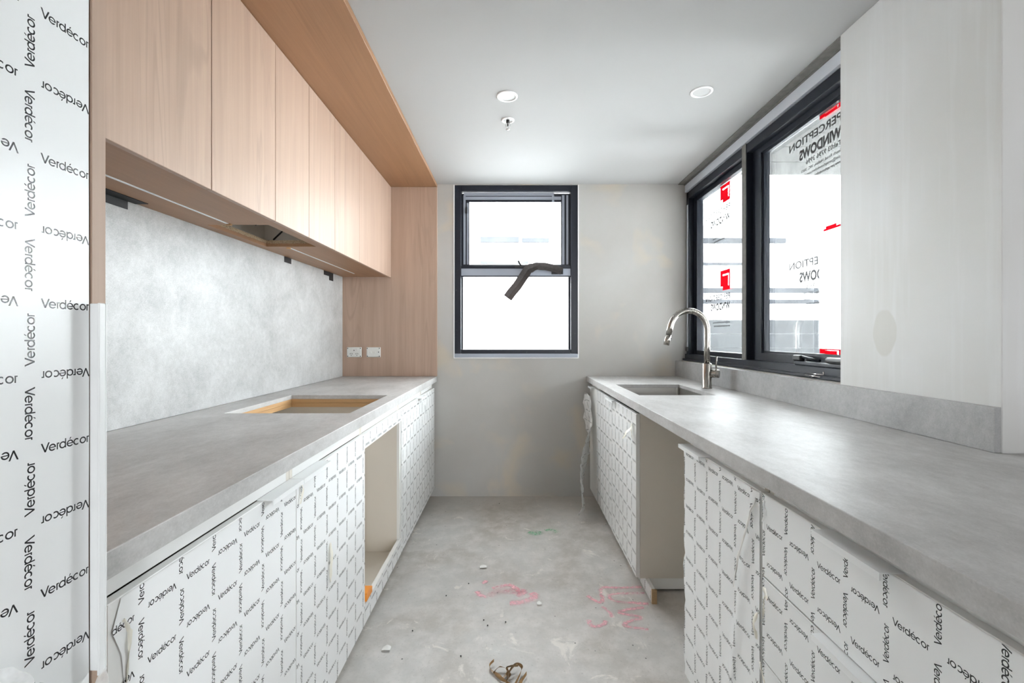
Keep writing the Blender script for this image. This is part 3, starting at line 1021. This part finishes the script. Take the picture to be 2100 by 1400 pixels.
# ------------------------------------------------------------------ sink and tap
bm = bmesh.new()
zt = ZB - .0206
def rrect(x0, x1, y0, y1, r, z, n=5):
    out = []
    for cx, cy, a0 in ((x1 - r, y1 - r, 0), (x0 + r, y1 - r, PI / 2), (x0 + r, y0 + r, PI), (x1 - r, y0 + r, 1.5 * PI)):
        for q in range(n + 1):
            a = a0 + PI / 2 * q / n
            out.append(bm.verts.new((cx + r * math.cos(a), cy + r * math.sin(a), z)))
    return out
levels = [rrect(SX0 - .015, SX1 + .015, SY0 - .015, SY1 + .015, .02, zt),
          rrect(SX0 + .004, SX1 - .004, SY0 + .004, SY1 - .004, .014, zt),
          rrect(SX0 + .006, SX1 - .006, SY0 + .006, SY1 - .006, .014, zt - .18),
          rrect(SX0 + .022, SX1 - .022, SY0 + .022, SY1 - .022, .02, zt - .20),
          rrect((SX0 + SX1) / 2 - .05, (SX0 + SX1) / 2 + .05, (SY0 + SY1) / 2 - .05, (SY0 + SY1) / 2 + .05, .049, zt - .204)]
for a, b in zip(levels, levels[1:]):
    for q in range(len(a)):
        bm.faces.new([a[q], b[q], b[(q + 1) % len(a)], a[(q + 1) % len(a)]])
bm.faces.new(levels[-1])
snk = thing('sink', ((SX0 + SX1) / 2, (SY0 + SY1) / 2, zt - .21), 'stainless undermount sink bowl in the right worktop', 'sink')
obj('bowl', bm, M['sink'], snk, recalc=False)
bm = bmesh.new()
lathe(bm, [(0.0005, .001), (.030, .001), (.040, .004), (.044, .002), (.044, -.002)], ((SX0 + SX1) / 2, (SY0 + SY1) / 2, zt - .203))
obj('drain', bm, M['chrome'], snk)

TX, TY = 1.150, 2.676
tap = thing('kitchen_tap', (TX, TY, ZB), 'brushed steel gooseneck tap with side lever, behind the sink', 'tap')
bm = bmesh.new()
lathe(bm, [(.0005, 0), (.0285, 0), (.0285, .006), (.0265, .007), (.0265, .144), (.025, .147), (.0178, .148)], (TX, TY, ZB))
obj('body', bm, M['steel'], tap)
bm = bmesh.new()
R_ = .111
zc_ = 1.269
dirv = Vector((-1, -.06, 0)).normalized()
path = [Vector((TX, TY, ZB + .1465)), Vector((TX, TY, 1.17))]
for q in range(19):
    a = PI * .955 * q / 18
    path.append(Vector((TX, TY, zc_)) + dirv * (R_ - R_ * math.cos(a)) + Vector((0, 0, R_ * math.sin(a))))
tdir = (path[-1] - path[-2]).normalized()
path.append(path[-1] + tdir * .045)
tube(bm, path, .0172, 18)
obj('spout', bm, M['steel'], tap)
bm = bmesh.new()
e0 = path[-1] + tdir * .0004
tube(bm, [e0, e0 + tdir * .003, e0 + tdir * .0031, e0 + tdir * .063], [.0160, .0160, .0172, .0172], 18)
hd = obj('spray_head', bm, M['steel'], tap)
bm = bmesh.new()
bp = e0 + tdir * .024 + Vector((.0165, -.004, 0))
tube(bm, [bp, bp + Vector((.004, -.001, 0))], .0045, 10)
obj('spray_button', bm, M['black'], hd)
ldir = Vector((.80, -.60, 0))
bm = bmesh.new()
cz = 1.012
tube(bm, [Vector((TX, TY, cz)) + ldir * .020, Vector((TX, TY, cz)) + ldir * .066, Vector((TX, TY, cz)) + ldir * .068], [.0235, .0235, .022], 22)
lv = obj('mixer_valve', bm, M['steel'], tap)
bm = bmesh.new()
lp = Vector((TX, TY, cz)) + ldir * .05
tube(bm, [lp + Vector((0, 0, .018)), lp + Vector((.002, 0, .10))], .0042, 10)
obj('lever', bm, M['steel'], lv)

# ------------------------------------------------------------------ tall cabinet on the left
tl = thing('tall_cabinet', (-.93, .25, 0), 'tall film-wrapped cabinet at the left edge, oak edge panel and long handle', 'cabinet')
obj('end_panel', B((-1.311, XB_L, .6196, .6398, 0, CEIL - .002)), M['wood_v'], tl, 'oak-look end panel')
obj('carcass', B((-1.311, -.5925, -.30, .618, .09, CEIL - .002)), M['carcass'], tl)
td = obj('door', B((-.591, -.573, -.30, .6165, .09, CEIL - .01), bevel=.001, seg=1), M['white'], tl)
film(td, -1, -.5724, -.10, .6155, .095, CEIL - .012, .540, 1.490, wob=.0012, nu=16, nv=40)
bm = B((-.5722, -.550, .6166, .6190, .775, 1.273), (-.5535, -.550, .607, .6165, .775, 1.273), bevel=.0012)
obj('handle', bm, M['gloss'], td, 'long white vertical pull')


def crumple(name, parent, fn, nu, nv, mat, amp, freq, seed=0.0, thing_tag=None, uv=None):
    bm = bmesh.new()
    uvl = bm.loops.layers.uv.verify()
    g = []
    for i in range(nu + 1):
        r = []
        for j in range(nv + 1):
            u, v = i / nu, j / nv
            p = Vector(fn(u, v))
            d = Vector(noise.noise_vector(p * freq + Vector((seed, seed * 2, 0)))) * amp + Vector(noise.noise_vector(p * freq * 2.7 + Vector((seed, 0, 3)))) * amp * .45
            r.append((bm.verts.new(p + d), uv(u, v) if uv else (u, v)))
        g.append(r)
    for a, b in zip(g, g[1:]):
        for j in range(nv):
            qs = [a[j], b[j], b[j + 1], a[j + 1]]
            f = bm.faces.new([q[0] for q in qs])
            f.smooth = True
            for l, q in zip(f.loops, qs):
                l[uvl].uv = q[1]
    o = obj(name, bm, M[mat], parent)
    if thing_tag:
        tag(o, *thing_tag)
    return o


crumple('loose_film', td, lambda u, v: (-.556 + .012 * math.sin(v * 5 + u * 4), .47 + u * .146, .58 + v * (.275 + .02 * math.sin(u * 7.0) - .085 * u)),
        26, 26, 'clear', .010, 26, 3.0)['label'] = 'crumpled clear film hanging loose'

# ------------------------------------------------------------------ timber wall units
ZU0, ZU1 = 1.678, 2.372
XU = -.920
GU = 'oak wall cabinets over the left worktop'
seams = [.642, 1.018, 1.396, 1.774, 2.068, 2.371, 2.751, 3.476]
units = [((0, 1), 'oak wall cabinet hidden behind the tall cabinet edge'),
         ((1, 2, 3), 'two-door oak wall cabinet nearest the viewer on the left'),
         ((3, 4, 5), 'two-door oak wall cabinet over the cooktop with the extractor cutout'),
         ((5, 6), 'single-door oak wall cabinet beyond the extractor cutout'),
         ((6, 7), 'wide oak wall cabinet in the far corner against the end panel')]
for idx, (ss, lab) in enumerate(units):
    y0, y1 = seams[ss[0]], seams[ss[-1]]
    t = thing('wall_cabinet', (-1.1, (y0 + y1) / 2, ZU0), lab, 'cabinet', GU)
    hood = len(ss) == 3 and ss[0] == 3
    xb, xf = -1.2905, XU - .0195
    for (a, b) in ((y0 + .001, y0 + .017), (y1 - .017, y1 - .001)):
        obj('side_panel', B((xb, xf, a, b, 1.7005, ZU1 - .001)), M['carcass'], t)
    obj('back_panel', B((xb, xb + .012, y0 + .0175, y1 - .0175, 1.717, ZU1 - .018)), M['carcass'], t)
    obj('top_panel', B((xb, xf, y0 + .0175, y1 - .0175, ZU1 - .0175, ZU1 - .001)), M['carcass'], t)
    if hood:
        obj('base_panel', slab(2, [xb + .0125, -1.243, -.992, xf], [y0 + .0175, 1.857, 2.307, y1 - .0175], lambda i, j: not (i == 1 and j == 1), 1.7005, 1.7165), M['chip'], t, 'chipboard base with a cut opening')
    else:
        obj('base_panel', B((xb + .0125, xf, y0 + .0175, y1 - .0175, 1.7005, 1.7165)), M['carcass'], t)
    for a, b in zip(ss, ss[1:]):
        obj('door', B((XU, XU - .018, seams[a] + .0015, seams[b] - .0015, ZU0, ZU1 - .002), bevel=.001, seg=1), M['wood_v'], t)
up = thing('underside_panel', (-1.11, 2.06, 1.683), 'oak panel under the wall cabinets with a light channel and extractor hole', 'panel')
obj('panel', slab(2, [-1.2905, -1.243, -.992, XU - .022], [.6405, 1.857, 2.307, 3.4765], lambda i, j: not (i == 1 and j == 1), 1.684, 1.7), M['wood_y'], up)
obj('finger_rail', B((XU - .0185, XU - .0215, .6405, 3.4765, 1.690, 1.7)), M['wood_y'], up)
obj('light_channel', B((-1.1495, -1.1405, .6405, 1.835, 1.6822, 1.6838)), M['alu'], up, 'slim aluminium light channel')
obj('light_channel', B((-1.1435, -1.1345, 2.34, 3.29, 1.6822, 1.6838)), M['alu'], up, 'slim aluminium light channel')
for (yy) in (1.842, 2.334):
    obj('channel_clip', B((-1.152, -1.134, yy - .006, yy + .006, 1.678, 1.6836)), M['pine'], up)
# wiring in the extractor hole
GW = 'loose cables in the extractor hole'
for n_, (lab, pts) in enumerate((('black cable drooping at the near end of the extractor hole', [(-1.20, 1.96, 2.30), (-1.18, 1.97, 1.95), (-1.16, 2.00, 1.80), (-1.14, 2.03, 1.7235)]),
                                 ('black cable arching across the middle of the extractor hole', [(-1.22, 2.33, 1.7235), (-1.16, 2.33, 1.78), (-1.08, 2.33, 1.82), (-1.02, 2.33, 1.82), (-.975, 2.33, 1.85), (-.96, 2.33, 2.3)]),
                                 ('black cable hanging at the far end of the extractor hole', [(-1.06, 2.335, 2.2), (-1.055, 2.335, 1.82), (-1.04, 2.333, 1.7235)]))):
    bm = bmesh.new()
    tube(bm, pts, .0042, 8)
    tag(obj('cable', bm, M['wire']), lab, 'cable', GW)
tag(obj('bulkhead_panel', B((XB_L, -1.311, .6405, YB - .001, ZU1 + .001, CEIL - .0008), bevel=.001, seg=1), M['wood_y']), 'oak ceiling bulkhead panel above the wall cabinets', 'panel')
tag(obj('end_panel', B((XB_L + .001, -1.311, 3.4785, YB - .001, ZB - .002 + .003, ZU1), bevel=.0005, seg=1), M['wood_v']), 'oak end panel on the end wall beside the window', 'panel')
tag(obj('splashback', B((-1.3115, -1.292, .6405, 3.478, ZB + .001, 1.6995)), M['splash']), 'pale concrete-look splashback behind the left worktop', 'splashback')
# black tape pieces at the top of the splashback
GT = 'black tape along the top of the splashback'
def tape_piece(name_label, boxes):
    tag(obj('black_tape', B(*boxes, bevel=.0006, seg=1), M['black_tape']), name_label, 'tape', GT)
tape_piece('long black tape strip over the splashback beside the tall cabinet', [(-1.2895, -1.245, .90, 1.56, 1.6815, 1.6835), (-1.2915, -1.2897, .90, 1.53, 1.655, 1.6835)])
tape_piece('small square of black tape on the splashback past the extractor hole', [(-1.2915, -1.2895, 2.584, 2.665, 1.652, 1.6835)])
tape_piece('black tape flap with a torn corner at the far end of the splashback', [(-1.2915, -1.2895, 3.13, 3.22, 1.655, 1.6835), (-1.2915, -1.2885, 3.22, 3.29, 1.628, 1.6835)])

# ------------------------------------------------------------------ sockets on the end panel
def plate(name, x0, x1, z0, z1, label, cat):
    y = 3.4785
    t = thing(name, ((x0 + x1) / 2, y, z0), label, cat)
    obj('mounting_block', B((x0, x1, y - .008, y - .0005, z0, z1), bevel=.003), M['plate'], t)
    obj('face_plate', B((x0 + .008, x1 - .008, y - .0115, y - .0082, z0 + .004, z1 - .004), bevel=.001, seg=1), M['plate'], t)
    for sx in (x0 + .008, x1 - .008):
        for sz in (z0 + .008, z1 - .008):
            bm = bmesh.new()
            tube(bm, [(sx, y - .0125, sz), (sx, y - .0117, sz)], .0037, 10)
            obj('screw_hole', bm, M['black'], t)
    return t, y - .0116


t, yf = plate('power_socket', -1.256, -1.144, 1.071, 1.147, 'white double power socket on the oak end panel, nearer the splashback', 'socket')
for cx in (-1.222, -1.178):
    obj('switch', B((cx - .008, cx + .008, yf - .004, yf, 1.122, 1.137), bevel=.0015), M['plate'], t)
    for (dx, dz, r) in ((-.007, .012, .5), (.007, .012, -.5), (0, 0, 0)):
        bm = B((cx + dx - .0016, cx + dx + .0016, yf - .0008, yf - .0001, 1.086 + dz - .005, 1.086 + dz + .005))
        bmesh.ops.rotate(bm, verts=list(bm.verts), cent=(cx + dx, yf, 1.086 + dz), matrix=Matrix.Rotation(r, 3, 'Y'))
        obj('pin_slot', bm, M['black'], t)
bm = bmesh.new(); tube(bm, [(-1.2, yf - .001, 1.123), (-1.2, yf, 1.123)], .004, 10); obj('screw_hole', bm, M['black'], t)
t, yf = plate('light_switch', -1.107, -.999, 1.071, 1.147, 'white double switch plate on the oak end panel, nearer the window', 'switch')
for cx in (-1.073, -1.044):
    obj('switch', B((cx - .006, cx + .006, yf - .005, yf, 1.102, 1.117), bevel=.002), M['plate'], t)
bm = bmesh.new(); tube(bm, [(-1.013, yf - .001, 1.11), (-1.013, yf, 1.11)], .004, 10); obj('screw_hole', bm, M['black'], t)

# ------------------------------------------------------------------ ceiling fittings
GD = 'recessed ceiling downlights'
for (x, y, lab) in ((-.021, 2.218, 'round white downlight beside the sprinkler'), (.910, 2.178, 'round white downlight near the wide window')):
    t = thing('downlight', (x, y, CEIL - .006), lab, 'downlight', GD)
    bm = bmesh.new()
    lathe(bm, [(.0515, -.0005), (.0515, -.003), (.049, -.005), (.042, -.005), (.0405, -.003), (.0395, -.0008)], (x, y, CEIL), 40)
    obj('trim_ring', bm, M['lamp'], t)
    bm = bmesh.new()
    lathe(bm, [(.0005, -.0012), (.0394, -.0012)], (x, y, CEIL), 40)
    obj('diffuser', bm, M['lens'], t)
x, y = -.020, 2.463
t = thing('sprinkler_head', (x, y, CEIL - .06), 'small chrome fire sprinkler on the ceiling above the end window', 'sprinkler')
bm = bmesh.new(); lathe(bm, [(.036, -.0005), (.036, -.003), (.032, -.006), (.025, -.0055), (.023, -.001)], (x, y, CEIL), 28); obj('escutcheon', bm, M['lamp'], t)
bm = bmesh.new(); lathe(bm, [(.0005, -.0015), (.0228, -.0015)], (x, y, CEIL), 24); obj('recess', bm, M['lens'], t)
bm = bmesh.new(); tube(bm, [(x, y, CEIL - .0017), (x, y, CEIL - .012), (x, y, CEIL - .0121), (x, y, CEIL - .034)], [.009, .009, .004, .004], 12); obj('stem', bm, M['black'], t)
for s in (-1, 1):
    bm = bmesh.new(); tube(bm, [(x + s * .007, y, CEIL - .0123), (x + s * .012, y, CEIL - .026), (x + s * .010, y, CEIL - .036), (x + s * .003, y, CEIL - .046)], .0026, 8); obj('frame_arm', bm, M['chrome'], t)
bm = bmesh.new(); lathe(bm, [(.0005, -.046), (.004, -.046), (.011, -.051), (.011, -.0525), (.0005, -.054)], (x, y, CEIL), 16); obj('deflector', bm, M['chrome'], t)

# ------------------------------------------------------------------ loose film, torn bits, floor litter
crumple('hanging_film', None, lambda u, v: (.568 - .10 * v ** 1.3 * (0.4 + u) - .02 * math.sin(v * 9 + u * 3), 3.46 - .20 * v - u * (.17 + .10 * v), .80 - .76 * v),
        16, 46, 'film_loose', .016, 17, 1.0, ('printed film peeled off and hanging in the far right corner', 'film'), lambda u, v: (u * .28, v * .9))


def torn(parent, pts, w, label='torn film scrap', mat='torn', wd=(0, 1, 0)):
    bm = bmesh.new()
    P_ = [Vector(p) for p in pts]
    Q = []
    for a, b in zip(P_, P_[1:]):
        for s in range(4):
            Q.append(a.lerp(b, s / 4))
    Q.append(P_[-1])
    n_ = len(Q)
    ww = [w * (0.25 + 0.75 * math.sin(PI * (.08 + .9 * i / n_))) for i in range(n_)]
    ribbon(bm, Q, ww, wd, jit=.004)
    return obj('torn_film', bm, M[mat], parent, label)


# right run
torn(d7a, [(.596, 2.25, .80), (.590, 2.255, .775), (.572, 2.275, .745), (.560, 2.29, .715)], .028)
torn(d7a, [(.596, 2.245, .80), (.585, 2.23, .77), (.590, 2.215, .73)], .016)
torn(d7b, [(.596, 2.74, .835), (.588, 2.745, .80), (.590, 2.75, .75)], .03, mat='clear')
torn(d8, [(.594, 1.104, .835), (.586, 1.115, .80), (.589, 1.145, .74), (.591, 1.185, .66), (.592, 1.215, .56)], .009, mat='scrap')
torn(d8, [(.594, 1.100, .56), (.583, 1.098, .54), (.590, 1.094, .50)], .012)
dr = [o for o in c9.children if o.name.startswith('drawer_front')]
torn(dr[0], [(.594, 1.07, .845), (.584, 1.055, .835), (.585, 1.05, .815), (.590, 1.07, .79)], .014, mat='clear')
torn(dr[1], [(.594, 1.068, .640), (.586, 1.05, .635), (.580, 1.035, .63)], .010)
torn(dr[1], [(.594, 1.06, .634), (.591, 1.068, .60), (.592, 1.07, .565)], .005)
torn(dr[2], [(.594, 1.085, .45), (.584, 1.06, .44), (.580, 1.035, .43)], .012)
# left run
torn(d4, [(-.586, 3.00, .80), (-.570, 3.005, .78), (-.566, 3.01, .72)], .045, mat='clear')
torn(d2, [(-.587, 1.265, .835), (-.582, 1.272, .80), (-.585, 1.262, .765)], .010)
torn(d2, [(-.587, 1.475, .56), (-.584, 1.48, .52), (-.586, 1.475, .47), (-.587, 1.48, .43)], .022)
torn(d1, [(-.588, .690, .80), (-.586, .70, .775), (-.587, .694, .70)], .006)

tag(obj('packer', B((-.5885, -.622, 1.850, 1.924, .1505, .176), (-.5885, -.606, 1.850, 1.905, .1762, .184), bevel=.001, seg=1), M['orange']), 'bright orange plastic packer on the bottom strip of the oven bay', 'packer')

# tangle of brown strip at the bottom of the picture
tangle = thing('strip_tangle', floor_pt(1042, 1390), 'tangle of curled brown edging strip on the concrete floor', 'debris')
def strip(label, pts, w):
    bm = bmesh.new()
    P_ = [floor_pt(p[0], p[1]) + Vector((0, 0, p[2])) for p in pts]
    Q = []
    for i in range(len(P_) - 1):
        a, b, c, d = P_[max(i - 1, 0)], P_[i], P_[i + 1], P_[min(i + 2, len(P_) - 1)]
        for q in range(6):
            s = q / 6
            Q.append(0.5 * ((2 * b) + (c - a) * s + (2 * a - 5 * b + 4 * c - d) * s * s + (3 * b - a - 3 * c + d) * s ** 3))
    Q.append(P_[-1])
    rows = []
    for i, p in enumerate(Q):
        t_ = (Q[min(i + 1, len(Q) - 1)] - Q[max(i - 1, 0)]).normalized()
        upv = Vector((math.sin(i * .21) * .5, math.cos(i * .17) * .4, 1)).normalized()
        side_ = upv
        if i % 1 == 0:
            side_ = (upv * math.cos(i * .11) + t_.cross(upv) * math.sin(i * .11)).normalized()
        rows.append((bm.verts.new(p + side_ * w / 2), bm.verts.new(p - side_ * w / 2)))
    for a, b in zip(rows, rows[1:]):
        f = bm.faces.new([a[0], a[1], b[1], b[0]])
        f.smooth = True
    bmesh.ops.solidify(bm, geom=list(bm.faces), thickness=.0007)
    zmin = min(v.co.z for v in bm.verts)
    for v in bm.verts:
        v.co.z += .0008 - zmin
    obj('strip', bm, M['kraft'], tangle, recalc=True)


strip('curled brown strip with an upturned tail, left of the floor tangle', [(1013, 1361, .012), (1004, 1368, .006), (1009, 1378, .004), (1022, 1390, .008), (1040, 1402, .004), (1060, 1412, .004)], .010)
strip('brown strip looped in the middle of the floor tangle', [(1012, 1384, .010), (1025, 1374, .016), (1042, 1380, .012), (1030, 1392, .006), (1016, 1386, .008), (1034, 1400, .010), (1046, 1390, .012), (1040, 1378, .02), (1062, 1371, .016)], .009)
strip('brown strip arching over the right of the floor tangle', [(1040, 1404, .006), (1044, 1388, .016), (1058, 1374, .022), (1070, 1376, .016), (1068, 1384, .010), (1060, 1400, .006), (1050, 1416, .004)], .011)
strip('short brown strip at the far right of the floor tangle', [(1080, 1385, .010), (1072, 1396, .008), (1064, 1408, .005)], .012)
GP = 'white scraps on the concrete floor'
for lab, (px, py), s in (('white paper scrap on the floor beyond the pink paint', (991, 1164), .022), ('white plug lying on the floor near the left cabinets', (793, 1332), .020), ('small white chip on the floor below the pink paint', (1106, 1239), .014)):
    c = floor_pt(px, py)
    crumple('floor_scrap', None, lambda u, v: (c.x + (u - .5) * s * 1.6, c.y + (v - .5) * s, .006 + .006 * math.sin(u * 3) * v), 4, 4, 'scrap', .002, 90, px, (lab, 'scrap', GP))
GN = 'dark grit on the concrete floor'
for i, (px, py) in enumerate(((961, 1197), (915, 1222), (992, 1272), (1037, 1276), (1000, 1283), (846, 1294), (945, 1346), (1024, 1033))):
    c = floor_pt(px, py)
    bm = bmesh.new()
    bmesh.ops.create_icosphere(bm, subdivisions=1, radius=.0035, matrix=Matrix.Translation((c.x, c.y, .0028)) @ Matrix.Scale(.8, 4, (0, 0, 1)))
    tag(obj('grit', bm, M['black']), 'tiny dark speck of grit on the concrete floor', 'debris', GN)

# ------------------------------------------------------------------ outside
tag(obj('ground', B((-12, 30, YB + .2, 30, -3.2, -3.0)), M['ground']), 'pale ground outside the windows', 'ground', kind='structure')
nb = thing('neighbour_building', (5, 11, -3), 'pale rendered building glimpsed through the windows', 'building')
obj('facade', B((-8, 24, 11, 12, -3, 3.9)), M['render'], nb)
for (x0, x1, z, h) in ((-.75, .18, 3.50, .13), (.25, .9, 3.50, .10), (-.75, .4, 2.98, .06), (4.2, 6.6, 3.48, .12), (4.2, 6.2, 2.95, .06), (4.2, 7.4, 2.28, .12), (4.2, 7.4, 2.02, .10)):
    obj('ledge', B((x0, x1, 10.93, 10.999, z, z + h)), M['ledge'], nb)
for q in range(6):
    obj('panel', B((4.3, 7.6, 10.95, 10.999, -.4 + q * .34, -.07 + q * .34)), M['roller'], nb)
oh = tag(empty('trim_1', (2.8, 2.5, 2.55)), 'grey boarded balcony soffit outside the wide window', 'soffit', kind='structure')
obj('slab', B((1.47, 4.2, PY0 + .31, 3.735, 2.576, 2.75)), M['render'], oh)
for q in range(8):
    y0 = PY0 + .31 + q * .279
    obj('soffit_board', B((1.47, 4.2, y0, y0 + .272, 2.55, 2.575)), M['eave'], oh)
